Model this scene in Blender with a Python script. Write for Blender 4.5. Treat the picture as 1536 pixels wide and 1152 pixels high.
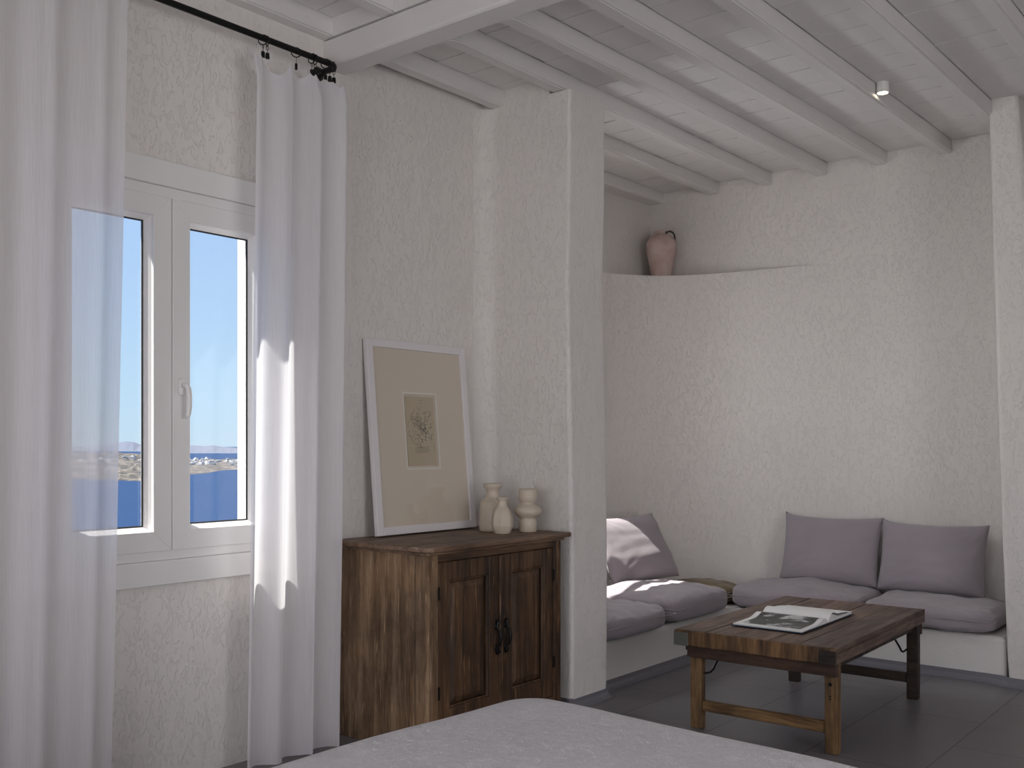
import bpy, bmesh, math, random
from math import sin, cos, pi, radians, sqrt, atan2, exp
from mathutils import Vector, Matrix, noise, Euler

for o in list(bpy.data.objects):
    bpy.data.objects.remove(o)
SC = bpy.context.scene
COL = SC.collection

# ------------------------------------------------------------------ camera
YAW = radians(39.15)
cd = bpy.data.cameras.new('camera')
cam = bpy.data.objects.new('camera', cd); COL.objects.link(cam)
cam.location = (0, 0, 1.4)
cam.rotation_euler = (pi/2, 0, YAW)
cd.sensor_width = 36; cd.lens = 36*1500/1536
cd.shift_y = (668-576)/1536.0
cd.clip_start = .05; cd.clip_end = 40000
SC.camera = cam

# ------------------------------------------------------------------ world and sun
SUN_DIR = Vector((.95, .76, -1.95)).normalized()
W = bpy.data.worlds.new('sky'); SC.world = W; W.use_nodes = True
nt = W.node_tree; nt.nodes.clear()
wo = nt.nodes.new('ShaderNodeOutputWorld'); bg = nt.nodes.new('ShaderNodeBackground')
tc = nt.nodes.new('ShaderNodeTexCoord'); sp = nt.nodes.new('ShaderNodeSeparateXYZ')
rp = nt.nodes.new('ShaderNodeValToRGB')
nt.links.new(tc.outputs['Generated'], sp.inputs[0]); nt.links.new(sp.outputs['Z'], rp.inputs[0])
e = rp.color_ramp.elements
e[0].position = 0.0; e[0].color = (.56, .72, .86, 1)
e[1].position = .9; e[1].color = (.12, .28, .68, 1)
for p, c in ((.04, (.52, .72, .90)), (.12, (.46, .66, .92)), (.24, (.40, .585, .905)), (.4, (.30, .50, .86))):
    q = e.new(p); q.color = (*c, 1)
nt.links.new(rp.outputs[0], bg.inputs[0]); bg.inputs[1].default_value = 1.0
nt.links.new(bg.outputs[0], wo.inputs[0])

sd = bpy.data.lights.new('sun', 'SUN'); sd.energy = 17; sd.angle = radians(.6); sd.color = (1, .96, .9)
sun = bpy.data.objects.new('sun', sd); COL.objects.link(sun)
sun.rotation_euler = SUN_DIR.to_track_quat('-Z', 'Y').to_euler(); sun.location = (-8, -4, 14)

def area(name, loc, direction, sx, sy, power, col):
    l = bpy.data.lights.new(name, 'AREA'); l.shape = 'RECTANGLE'; l.size = sx; l.size_y = sy
    l.energy = power; l.color = col
    o = bpy.data.objects.new(name, l); COL.objects.link(o); o.location = loc
    o.rotation_euler = Vector(direction).to_track_quat('-Z', 'Z').to_euler()
    return o
# lamps added at the rear and right openings as extra daylight, brightening the room
area('terrace_fill', (-.6, -3.0, 1.45), (0, 1, 0), 3.6, 2.2, 62, (1, .955, .94))
area('side_fill', (2.75, 1.7, 1.5), (-1, 0, 0), 2.6, 2.0, 70, (1, .955, .94))
# lamp added at the hidden alcove window, lifting the light on the rear wall
area('alcove_fill', (-4.66, 5.22, 1.88), (1, .1, -.2), 1.0, .8, 48, (.97, .98, 1))
SC.view_settings.view_transform = 'Standard'
SC.view_settings.look = 'None'
SC.view_settings.gamma = 1
SC.view_settings.exposure = 0.2

# ------------------------------------------------------------------ helpers
def link(o):
    COL.objects.link(o); return o

def obj(name, bm, mat, parent=None, smooth=False, bevel=0, seg=2, sub=0, loc=None, wn=False):
    me = bpy.data.meshes.new(name)
    bmesh.ops.recalc_face_normals(bm, faces=bm.faces)
    bm.to_mesh(me); bm.free()
    o = bpy.data.objects.new(name, me); link(o)
    for m in (mat if isinstance(mat, (list, tuple)) else [mat]):
        me.materials.append(m)
    if smooth:
        for p in me.polygons: p.use_smooth = True
    if bevel:
        b = o.modifiers.new('bevel', 'BEVEL'); b.width = bevel; b.segments = seg; b.limit_method = 'ANGLE'; b.angle_limit = radians(35)
        if seg > 1:
            for p in me.polygons: p.use_smooth = True
            w = o.modifiers.new('wn', 'WEIGHTED_NORMAL'); w.keep_sharp = False
    if wn:
        for p in me.polygons:
            if abs(p.normal.z) > .7: p.use_smooth = False
        me.set_sharp_from_angle(angle=radians(42))
        w = o.modifiers.new('wn', 'WEIGHTED_NORMAL'); w.keep_sharp = True; w.weight = 80
    if sub:
        s = o.modifiers.new('sub', 'SUBSURF'); s.levels = sub; s.render_levels = sub
    if parent: o.parent = parent
    if loc: o.location = loc
    return o

def tag(o, label=None, cat=None, group=None, kind=None):
    if label: o['label'] = label
    if cat: o['category'] = cat
    if group: o['group'] = group
    if kind: o['kind'] = kind
    return o

def thing(name, label, cat, loc=(0, 0, 0), rot=(0, 0, 0), group=None):
    o = bpy.data.objects.new(name, None); link(o); o.empty_display_size = .1
    o.location = loc; o.rotation_euler = rot
    return tag(o, label, cat, group)

def struct(name, bm, mat, **k):
    o = obj(name, bm, mat, **k); o['kind'] = 'structure'; return o

def dup(root, loc, rotz=None, label=None, scale=None):
    r = root.copy(); link(r); r.location = loc
    if rotz is not None: r.rotation_euler = (0, 0, rotz)
    if scale: r.scale = scale
    if label: r['label'] = label
    for ch in list(root.children):
        c = ch.copy(); link(c); c.parent = r
        for g in ch.children:
            d = g.copy(); link(d); d.parent = c
    return r

def box(bm, x0, x1, y0, y1, z0, z1, mi=0):
    v = [bm.verts.new((x, y, z)) for z in (z0, z1) for y in (y0, y1) for x in (x0, x1)]
    fs = []
    for f in ((0, 2, 3, 1), (4, 5, 7, 6), (0, 1, 5, 4), (2, 6, 7, 3), (0, 4, 6, 2), (1, 3, 7, 5)):
        g = bm.faces.new([v[i] for i in f]); g.material_index = mi; fs.append(g)
    return v

def B(*a):
    bm = bmesh.new(); box(bm, *a); return bm

def prism(bm, pts, z0, z1, tf=None):
    """polygon pts (x,y) extruded z0..z1; tf maps the 3 coordinates"""
    tf = tf or (lambda p: p)
    a = [bm.verts.new(tf((x, y, z0))) for x, y in pts]; b = [bm.verts.new(tf((x, y, z1))) for x, y in pts]
    n = len(pts)
    bm.faces.new(a[::-1]); bm.faces.new(b)
    for i in range(n):
        bm.faces.new((a[i], a[(i+1) % n], b[(i+1) % n], b[i]))

def lathe(bm, prof, c=(0, 0, 0), n=32, sq=1.0, jit=None):
    rings = []
    for r, z in prof:
        if r < 1e-5:
            rings.append([bm.verts.new((c[0], c[1], c[2]+z))])
        else:
            rr = []
            for i in range(n):
                a = 2*pi*i/n
                k = jit(a, z) if jit else 1
                rr.append(bm.verts.new((c[0]+r*k*cos(a), c[1]+r*k*sin(a)*sq, c[2]+z)))
            rings.append(rr)
    for A_, B_ in zip(rings, rings[1:]):
        if len(A_) == 1 and len(B_) == 1: continue
        for i in range(n):
            j = (i+1) % n
            if len(A_) == 1: bm.faces.new((A_[0], B_[i], B_[j]))
            elif len(B_) == 1: bm.faces.new((A_[i], A_[j], B_[0]))
            else: bm.faces.new((A_[i], A_[j], B_[j], B_[i]))

def tube(bm, pts, r, n=8, closed=False):
    pts = [Vector(p) for p in pts]; m = len(pts)
    rs = r if isinstance(r, (list, tuple)) else [r]*m
    rings = []; up = None
    for i, p in enumerate(pts):
        if closed: t = pts[(i+1) % m]-pts[i-1]
        else: t = pts[min(i+1, m-1)]-pts[max(i-1, 0)]
        t.normalize()
        if up is None:
            up = Vector((0, 0, 1)) if abs(t.z) < .9 else Vector((1, 0, 0))
        u = (up-t*up.dot(t)).normalized(); w = t.cross(u); up = u
        rings.append([bm.verts.new(p+(u*cos(2*pi*k/n)+w*sin(2*pi*k/n))*rs[i]) for k in range(n)])
    for i in range(m if closed else m-1):
        a, b = rings[i], rings[(i+1) % m]
        for k in range(n): bm.faces.new((a[k], a[(k+1) % n], b[(k+1) % n], b[k]))
    if not closed:
        bm.faces.new(rings[0][::-1]); bm.faces.new(rings[-1])

def extrude_loops(bm, loops, cap=True):
    """bridge a list of equally long closed loops"""
    R_ = [[bm.verts.new(p) for p in l] for l in loops]
    n = len(R_[0])
    for a, b in zip(R_, R_[1:]):
        for k in range(n): bm.faces.new((a[k], a[(k+1) % n], b[(k+1) % n], b[k]))
    if cap: bm.faces.new(R_[0][::-1]); bm.faces.new(R_[-1])

def frame_bars(bm, y0, y1, z0, z1, w, x0, x1, wt=None, wb=None):
    wt = wt or w; wb = wb or w
    box(bm, x0, x1, y0, y0+w, z0, z1); box(bm, x0, x1, y1-w, y1, z0, z1)
    box(bm, x0, x1, y0+w, y1-w, z0, z0+wb); box(bm, x0, x1, y0+w, y1-w, z1-wt, z1)

# ------------------------------------------------------------------ materials
class N:
    def __init__(s, name):
        s.m = bpy.data.materials.new(name); s.m.use_nodes = True
        s.t = s.m.node_tree; s.t.nodes.clear()
        s.out = s.n('OutputMaterial'); s.p = s.n('BsdfPrincipled'); s.l(s.p.outputs[0], s.out.inputs[0])
    def n(s, k, **kw):
        x = s.t.nodes.new('ShaderNode'+k)
        for a, b in kw.items(): setattr(x, a, b)
        return x
    def l(s, a, b): s.t.links.new(a, b)
    def coord(s, scale=(1, 1, 1), rot=(0, 0, 0), kind='Object'):
        c = s.n('TexCoord'); m = s.n('Mapping'); m.inputs['Scale'].default_value = scale; m.inputs['Rotation'].default_value = rot
        s.l(c.outputs[kind], m.inputs[0]); return m.outputs[0]
    def noise(s, vec, scale, detail=4, rough=.55, dist=0):
        x = s.n('TexNoise'); x.inputs['Scale'].default_value = scale; x.inputs['Detail'].default_value = detail
        x.inputs['Roughness'].default_value = rough; x.inputs['Distortion'].default_value = dist
        s.l(vec, x.inputs['Vector']); return x.outputs['Fac']
    def ramp(s, fac, stops):
        r = s.n('ValToRGB'); s.l(fac, r.inputs[0]); el = r.color_ramp.elements
        el[0].position = stops[0][0]; el[0].color = (*stops[0][1], 1)
        el[1].position = stops[-1][0]; el[1].color = (*stops[-1][1], 1)
        for p, c in stops[1:-1]:
            q = el.new(p); q.color = (*c, 1)
        return r.outputs[0]
    def mix(s, a, b, fac, mode='MIX'):
        x = s.n('MixRGB', blend_type=mode)
        for v, i in ((fac, 0), (a, 1), (b, 2)):
            if hasattr(v, 'links'): s.l(v, x.inputs[i])
            else: x.inputs[i].default_value = v if i == 0 else (*v, 1)
        return x.outputs[0]
    def math(s, op, a, b=0.0):
        x = s.n('Math', operation=op)
        for v, i in ((a, 0), (b, 1)):
            if hasattr(v, 'links'): s.l(v, x.inputs[i])
            else: x.inputs[i].default_value = v
        return x.outputs[0]
    def bump(s, h, strength, dist=.01, prev=None):
        b = s.n('Bump'); b.inputs['Strength'].default_value = strength; b.inputs['Distance'].default_value = dist
        s.l(h, b.inputs['Height'])
        if prev: s.l(prev, b.inputs['Normal'])
        s.l(b.outputs[0], s.p.inputs['Normal']); return b.outputs[0]
    def base(s, c): 
        if hasattr(c, 'links'): s.l(c, s.p.inputs['Base Color'])
        else: s.p.inputs['Base Color'].default_value = (*c, 1)
    def set(s, **k):
        for a, b in k.items(): s.p.inputs[a.replace('_', ' ')].default_value = b

def plain(name, col, rough=.5, metal=0, spec=.5):
    m = N(name); m.base(col); m.set(Roughness=rough, Metallic=metal); m.p.inputs['Specular IOR Level'].default_value = spec
    return m.m

def plaster(name='plaster', col=(.76, .72, .688), b=1.0):
    m = N(name)
    v = m.coord((1, 1, .55)); v2 = m.coord((1, 1, 1))
    big = m.noise(v2, 2.2, 3)
    m.base(m.mix(m.mix(col, (col[0]*.95, col[1]*.95, col[2]*.94), big), (col[0]*.97, col[1]*.965, col[2]*.965), m.noise(v, 30, 3)))
    m.set(Roughness=.85); m.p.inputs['Specular IOR Level'].default_value = .25
    a = m.noise(v, 34, 5, .6, 1.2)
    st = m.ramp(a, [(.40, (0, 0, 0)), (.47, (.9, .9, .9)), (1, (1, 1, 1))])
    n1 = m.bump(st, .52*b, .0058)
    n2 = m.bump(m.noise(v, 90, 3), .4*b, .004, n1)
    m.bump(m.noise(v2, 5, 2), .5*b, .02, n2)
    return m.m
PLASTER = plaster()
SMOOTHP = plaster('smooth_plaster', (.74, .715, .70), .35)

def painted_wood():
    m = N('painted_wood'); v = m.coord((1, 1, 1)); 
    m.base(m.mix((.74, .71, .69), (.66, .63, .615), m.noise(v, 3, 4)))
    m.set(Roughness=.5)
    v2 = m.coord((3, .6, 3)); m.bump(m.noise(v2, 14, 5, .6), .25, .006)
    return m.m
PAINT = painted_wood()
PAINTP = plain('painted_planks', (.76, .73, .715), .55)

def wood(name, dark, mid, light, axis='z', rough=.5, scale=1.0, contrast=1.0, seams=None, vary=False):
    m = N(name)
    s = {'x': (1.1, 14, 14), 'y': (14, 1.1, 14), 'z': (14, 14, 1.1)}[axis]
    s = tuple(q*scale for q in s)
    v = m.coord(s); w = m.coord((1, 1, 1))
    g = m.noise(v, 1.6, 8, .68, .6)
    rnd = m.n('ObjectInfo').outputs['Random']
    st = m.noise(w, 3.2, 5, .6, .4)
    c1 = m.ramp(g, [(.30, dark), (.5, mid), (.72, light)])
    c2 = m.ramp(st, [(.32, (.28, .26, .25)), (.52, (.85, .85, .85)), (.72, (1.25, 1.2, 1.1))])
    col = m.mix(c1, c2, .8*contrast, 'MULTIPLY')
    f = m.noise(m.coord(tuple(q*5 for q in s)), 2, 3)
    col = m.mix(col, m.ramp(f, [(.35, (.45, .42, .4)), (.5, (1, 1, 1))]), .55, 'MULTIPLY')
    if seams:
        ax, period, off = seams
        sx = m.n('SeparateXYZ'); m.l(m.n('TexCoord').outputs['Object'], sx.inputs[0])
        t = m.math('PINGPONG', m.math('ADD', sx.outputs[ax], off), period/2)
        k = m.ramp(t, [(0, (.08, .07, .06)), (.006, (1, 1, 1))])
        col = m.mix(col, k, .85, 'MULTIPLY')
    if name.startswith('cabinet'):
        sc_ = m.noise(m.coord(tuple(q*1.7 for q in s), rot=(.05, .04, .03)), 3.1, 2, .4, .3)
        col = m.mix(col, tuple(min(1, q*1.5) for q in light), m.ramp(sc_, [(.66, (0, 0, 0)), (.73, (.55, .55, .55))]))
    if vary: col = m.mix(col, m.ramp(rnd, [(0, (.82, .80, .80)), (.5, (1, 1, 1)), (1, (1.18, 1.13, 1.08))]), 1, 'MULTIPLY')
    m.base(col)
    m.l(m.ramp(g, [(.3, (rough+.15,)*3), (.7, (rough-.08,)*3)]), m.p.inputs['Roughness'])
    m.bump(g, .45, .004)
    return m.m
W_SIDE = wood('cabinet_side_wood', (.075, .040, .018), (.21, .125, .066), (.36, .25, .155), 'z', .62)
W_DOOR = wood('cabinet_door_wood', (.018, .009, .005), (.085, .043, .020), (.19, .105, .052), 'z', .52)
W_RAIL = wood('cabinet_rail_wood', (.028, .014, .008), (.105, .056, .028), (.18, .105, .055), 'y', .52)
W_TOP = wood('cabinet_top_wood', (.085, .045, .026), (.19, .115, .072), (.28, .19, .125), 'y', .5)
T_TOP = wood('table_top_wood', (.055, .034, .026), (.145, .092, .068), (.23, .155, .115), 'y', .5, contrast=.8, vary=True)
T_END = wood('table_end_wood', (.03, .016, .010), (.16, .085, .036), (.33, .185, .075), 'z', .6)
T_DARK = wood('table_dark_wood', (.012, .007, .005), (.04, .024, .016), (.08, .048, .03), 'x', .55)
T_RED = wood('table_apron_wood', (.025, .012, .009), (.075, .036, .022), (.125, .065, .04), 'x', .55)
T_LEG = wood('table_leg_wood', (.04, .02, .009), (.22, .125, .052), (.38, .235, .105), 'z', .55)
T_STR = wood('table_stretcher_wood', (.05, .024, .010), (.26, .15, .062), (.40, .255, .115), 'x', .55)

def fabric(name, col, col2=None, weave=420, b=.25):
    m = N(name); v = m.coord(); col2 = col2 or tuple(q*.88 for q in col)
    m.base(m.mix(col, col2, m.noise(v, 6, 4)))
    m.set(Roughness=.92); m.p.inputs['Sheen Weight'].default_value = .25
    m.p.inputs['Specular IOR Level'].default_value = .15
    n1 = m.bump(m.noise(m.coord((1, 6, 6)), 60, 2), b, .002)
    m.bump(m.noise(v, weave, 2), b, .001, n1)
    return m.m
MAUVE = fabric('mauve_linen', (.345, .303, .328), (.30, .262, .285))
OLIVE = fabric('olive_linen', (.17, .12, .055))

def bed_mat():
    m = N('matelasse_cover'); v = m.coord()
    m.base(m.mix((.76, .73, .745), (.71, .68, .695), m.noise(v, 9, 3)))
    m.set(Roughness=.95); m.p.inputs['Sheen Weight'].default_value = .2; m.p.inputs['Specular IOR Level'].default_value = .1
    a = m.noise(v, 34, 3, .5, 2.2)
    st = m.ramp(m.math('PINGPONG', a, .06), [(0, (0, 0, 0)), (.06, (1, 1, 1))])
    n1 = m.bump(st, .7, .0035)
    n2 = m.bump(m.noise(v, 120, 2), .3, .002, n1)
    m.bump(m.noise(m.coord((1, 3, 1)), 3, 2), .5, .02, n2)
    return m.m
BED = bed_mat()

def curtain_mat(name, lo, hi):
    m = N(name); m.t.nodes.remove(m.p)
    v = m.coord((1, 1, 1))
    d = m.n('BsdfDiffuse'); d.inputs[0].default_value = (.88, .855, .885, 1)
    t = m.n('BsdfTranslucent'); t.inputs[0].default_value = (.88, .87, .89, 1)
    tr = m.n('BsdfTransparent'); tr.inputs[0].default_value = (1, 1, 1, 1)
    a = m.n('MixShader'); a.inputs[0].default_value = .5
    m.l(d.outputs[0], a.inputs[1]); m.l(t.outputs[0], a.inputs[2])
    b = m.n('MixShader')
    # fine vertical threads vary the weave opening
    w = m.noise(m.coord((1, 60, 1.2)), 5, 3)
    f = m.ramp(w, [(.3, (lo,)*3), (.7, (hi,)*3)])
    m.l(f, b.inputs[0]); m.l(a.outputs[0], b.inputs[1]); m.l(tr.outputs[0], b.inputs[2])
    m.l(b.outputs[0], m.out.inputs[0])
    return m.m
SHEER = curtain_mat('sheer_cotton', .22, .31)
SHEER2 = curtain_mat('dense_sheer_cotton', .13, .20)

def glass_mat(name='window_glass', k=.06, tint=(.97, .98, .98), fr=.35):
    m = N(name); m.t.nodes.remove(m.p)
    tr = m.n('BsdfTransparent'); tr.inputs[0].default_value = (*tint, 1)
    g = m.n('BsdfGlossy'); g.inputs['Roughness'].default_value = .01
    f = m.n('LayerWeight'); f.inputs[0].default_value = .35
    mx = m.n('MixShader'); m.l(m.math('ADD', m.math('MULTIPLY', f.outputs['Fresnel'], fr), k*.3), mx.inputs[0])
    m.l(tr.outputs[0], mx.inputs[1]); m.l(g.outputs[0], mx.inputs[2]); m.l(mx.outputs[0], m.out.inputs[0])
    return m.m
GLASS = glass_mat()
PVC = plain('white_pvc', (.77, .75, .74), .32)
GASKET = plain('black_gasket', (.02, .02, .02), .6)
IRON = plain('black_iron', (.012, .011, .011), .45, .6)
CERAM = N('cream_ceramic'); CERAM.base(CERAM.mix((.62, .53, .43), (.54, .455, .36), CERAM.noise(CERAM.coord(), 18, 4))); CERAM.set(Roughness=.45); CERAM.bump(CERAM.noise(CERAM.coord(), 40, 3), .15, .003); CERAM = CERAM.m
TERRA = N('pale_terracotta'); TERRA.base(TERRA.ramp(TERRA.noise(TERRA.coord(), 9, 5, .6), [(.3, (.47, .31, .27)), (.5, (.58, .43, .39)), (.7, (.63, .51, .46))])); TERRA.set(Roughness=.9); TERRA.bump(TERRA.noise(TERRA.coord(), 50, 4), .4, .004); TERRA = TERRA.m
WFRAME = plain('white_lacquer', (.74, .70, .71), .35)
MATB = plain('cream_mat_board', (.72, .63, .54), .8)
PAPERA = plain('aged_paper', (.54, .45, .32), .85)
BEVELW = plain('white_bevel_core', (.80, .76, .70), .8)
INK = plain('sepia_ink', (.10, .075, .06), .8)
PAGE = plain('white_page', (.80, .79, .78), .6)
COVER = plain('dark_blue_cover', (.012, .03, .06), .4)
STEEL = plain('dark_iron_rod', (.03, .028, .027), .4, .8)
LAMPW = plain('white_metal', (.75, .73, .70), .4)

def floor_mat():
    m = N('grey_floor_tiles'); 
    c = m.n('TexCoord'); mp = m.n('Mapping'); m.l(c.outputs['Object'], mp.inputs[0])
    mp.inputs['Rotation'].default_value = (0, 0, pi/2); mp.inputs['Location'].default_value = (.50, .345, 0)
    br = m.n('TexBrick'); br.inputs['Scale'].default_value = 1; br.inputs['Mortar Size'].default_value = .0035
    br.inputs['Brick Width'].default_value = .98; br.inputs['Row Height'].default_value = .5; br.inputs['Mortar Smooth'].default_value = .1
    br.inputs['Color1'].default_value = (.165, .158, .168, 1); br.inputs['Color2'].default_value = (.18, .172, .182, 1); br.inputs['Mortar'].default_value = (.06, .055, .06, 1)
    m.l(mp.outputs[0], br.inputs[0])
    n = m.noise(m.coord(), 4, 5, .6)
    m.base(m.mix(br.outputs['Color'], m.ramp(n, [(.3, (.85, .85, .85)), (.7, (1.1, 1.09, 1.08))]), 1, 'MULTIPLY'))
    m.l(m.ramp(n, [(.3, (.30,)*3), (.7, (.42,)*3)]), m.p.inputs['Roughness'])
    m.bump(br.outputs['Fac'], -.3, .002)
    return m.m
FLOOR = floor_mat()
COVE = plain('grey_cement_paint', (.16, .155, .175), .45)

# ------------------------------------------------------------------ the room
XL = -3.72      # window wall
XA = -4.30      # wall of the sitting alcove
YR = 7.08       # rear wall
ZC = 3.445      # underside of the ceiling boards
XR, YB = 2.4, -2.6
T = .42

def wavy(bm, amp=.004, cuts=0):
    for v in bm.verts:
        n = noise.noise_vector(v.co*1.3)
        v.co += n*amp

# floor
struct('floor', B(-5.1, XR+.4, YB-.4, 7.6, -.12, 0), FLOOR)

# window wall with splayed opening, built around the opening
WY0, WY1, WZ0, WZ1 = 1.79, 2.862, .94, 2.46      # inner opening
OY0, OY1, OZ0, OZ1 = 1.74, 2.868, .90, 2.76       # outer opening
def wall_with_hole(bm, xi, xo, y0, y1, z0, z1, inner, outer):
    def ring(x, q): return [bm.verts.new((x, yy, zz)) for yy, zz in ((q[0], q[2]), (q[1], q[2]), (q[1], q[3]), (q[0], q[3]))]
    a = ring(xi, (y0, y1, z0, z1)); b = ring(xi, inner); c = ring(xo, outer); d = ring(xo, (y0, y1, z0, z1))
    for P, Q in ((a, b), (b, c), (c, d), (d, a)):
        for k in range(4): bm.faces.new((P[k], P[(k+1) % 4], Q[(k+1) % 4], Q[k]))
bm = bmesh.new(); wall_with_hole(bm, XL, XL-.30, YB-.4, 4.40, 0, 3.6, (WY0, WY1, WZ0, WZ1), (OY0, OY1, OZ0, OZ1))
struct('wall_left', bm, PLASTER)
# partition standing out from the window wall
def taper_block(x0, x1, y0, y1, z0, z1, tx=0.0, ty=0.0, seg=14):
    bm = bmesh.new(); loops = []
    for i in range(seg+1):
        z = z0+(z1-z0)*i/seg; t = i/seg
        loops.append([(x0, y0+ty*t, z), (x1+tx*t, y0+ty*t, z), (x1+tx*t, y1-ty*t, z), (x0, y1-ty*t, z)])
    extrude_loops(bm, loops); return bm
bm = bmesh.new(); loops = []
for i in range(25):
    z = (3.30)*i/24
    dx = .010*sin(z*2.1)+.006*noise.noise(Vector((z*2, 0, 3))) - .004*z; dy = .006*noise.noise(Vector((z*2, 7, 3)))
    yn = 4.32+dy; xf = -3.112+dx; yf = 4.665+.006*noise.noise(Vector((z*2, 17, 3)))
    L = [(XL-.6, yf, z), (XL-.6, yn, z)]
    # soft cove at the inner corner
    L += [(XL+.001, yn-.10, z)] + [(XL+.10*(1-cos(a)), yn-.10+.10*sin(a), z) for a in (.35, .7, 1.05, 1.35, pi/2)]
    r = .022
    L += [(xf-r+r*sin(a), yn+r-r*cos(a), z) for a in (0, .5, 1.05, pi/2)]
    L += [(xf-r+r*cos(a), yf-r+r*sin(a), z) for a in (0, .5, 1.05, pi/2)]
    loops.append(L)
extrude_loops(bm, loops)
box(bm, XL-.6, -3.262, 4.322, 4.655, 3.29, 3.46)
struct('wall_partition', bm, PLASTER, smooth=True, wn=True)
# alcove side wall with its own deep window, outside the line of sight
bm = bmesh.new(); wall_with_hole(bm, XA, XA-.30, 4.66, 7.5, 0, 3.6, (4.72, 5.72, 1.46, 2.22), (4.66+.02, 5.74, 1.40, 2.84))
struct('wall_alcove', bm, PLASTER)
# rear wall with the curved fill below the jug ledge
struct('wall_rear', B(XA-.4, XR+.4, YR, 7.5, 0, 3.6), PLASTER)
curve = [(-4.30, 6.02), (-4.296, 6.2), (-4.265, 6.42), (-4.20, 6.56), (-4.12, 6.675), (-3.99, 6.80), (-3.82, 6.90), (-3.62, 6.965), (-3.43, 7.0), (-3.25, 7.025), (-3.08, 7.05), (-2.90, 7.07), (-2.75, 7.081)]
def crm(P, n=5):
    out = []
    for i in range(len(P)-1):
        p0, p1, p2, p3 = [Vector(P[max(0, min(len(P)-1, k))]) for k in (i-1, i, i+1, i+2)]
        for j in range(n):
            t = j/n
            out.append(.5*((2*p1)+(p2-p0)*t+(2*p0-5*p1+4*p2-p3)*t*t+(3*p1-p0-3*p2+p3)*t**3))
    out.append(Vector(P[-1])); return out
cv = [tuple(p)[:2] for p in crm([(a, b, 0) for a, b in curve], 4)]
bm = bmesh.new(); loops = []
for i in range(14):
    z = 2.722*i/13
    zz = 2.722 if i == 13 else z
    loops.append([(x, y, zz) for x, y in cv]+[(-2.75, 7.2, zz), (-4.5, 7.2, zz), (-4.5, 6.02, zz)])
extrude_loops(bm, loops)
struct('wall_corner', bm, PLASTER, smooth=True, wn=True)
# right pilaster, tapering upwards
bm = bmesh.new(); loops = []
for i in range(21):
    z = 3.45*i/20; t = z/3.45
    xl = -1.432-.115*t**.8+.004*noise.noise(Vector((z*3, 1, 1))); xr = -1.10-.29*t; yn = 6.33+.02*t
    r = .03
    L = [(xr, 7.2, z), (xl, 7.2, z)] + [(xl+r-r*cos(a), yn+r-r*sin(a), z) for a in (0, .5, 1.05, pi/2)] + [(xr-r+r*sin(a), yn+r-r*cos(a), z) for a in (0, .5, 1.05, pi/2)]
    loops.append(L)
extrude_loops(bm, loops)
struct('wall_pilaster', bm, PLASTER, smooth=True, wn=True)
# the rest of the shell, with the terrace openings behind and beside the camera
bm = bmesh.new()
box(bm, XL-.3, -2.4, YB-.4, YB, 0, 3.6); box(bm, 1.2, XR+.4, YB-.4, YB, 0, 3.6); box(bm, -2.4, 1.2, YB-.4, YB, 2.55, 3.6); box(bm, -2.4, 1.2, YB-.4, YB, 0, .3)
struct('wall_back', bm, PLASTER)
bm = bmesh.new()
box(bm, XR, XR+.4, YB, .4, 0, 3.6); box(bm, XR, XR+.4, 3.0, 7.5, 0, 3.6); box(bm, XR, XR+.4, .4, 3.0, 2.5, 3.6); box(bm, XR, XR+.4, .4, 3.0, 0, .5)
struct('wall_right', bm, PLASTER)

# ceiling: boards laid across, bay by bay; the far bay rises gently to the rear wall
JX = [-4.17, -3.68, -3.24, -2.81, -2.38, -1.95, -1.53, -1.10, -.67, -.24, .19, .62, 1.05, 1.48, 1.91, 2.34]
YM = 3.30
def jz(y): return 3.365-.022*(7.08-y) if y > YM else 3.335
def jx(i, y):
    d = {0: .09, 1: .10, 2: .085, 3: .03}.get(i, .0)
    if y < YM: return JX[i]+{1: .035, 2: .012}.get(i, 0)
    return JX[i]+d*(7.08-y)/2.76
random.seed(4)
bm = bmesh.new()
for b in range(-1, len(JX)-1):
    off = random.uniform(0, .2); y = YB-off
    while y < YR:
        w = .236+random.uniform(-.012, .012)
        if b <= 0 and y < 4.6: y += w; continue
        y0, y1 = max(y, YB), min(y+w-.006, YR)
        if y1 > y0+.01:
            xa = (XA-.05) if b < 0 else jx(b, (y0+y1)/2)+.0045
            xb = jx(b+1, (y0+y1)/2)-.083
            if b == len(JX)-2: xb = XR+.1
            dz = random.uniform(0, .002)
            vs_ = box(bm, xa, xb-.001, y0, y1, 0, .02)
            for v in vs_: v.co.z += jz(v.co.y if (y0 > YM or y1 <= YM) else y0)+.085+dz
        y += w
lo = [(-3.0, 3.45), (YM, 3.45), (YM+.3, 3.395), (7.5, 3.49)]
extrude_loops(bm, [[(x, y, z) for y, z in lo]+[(x, 7.5, 3.6), (x, -3.0, 3.6)] for x in (XL-.3, XR+.4)])
extrude_loops(bm, [[(x, 4.66, 3.44), (x, 7.5, 3.49), (x, 7.5, 3.6), (x, 4.66, 3.6)] for x in (XA-.3, XL-.301)])
struct('ceiling', bm, PAINTP)

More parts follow.
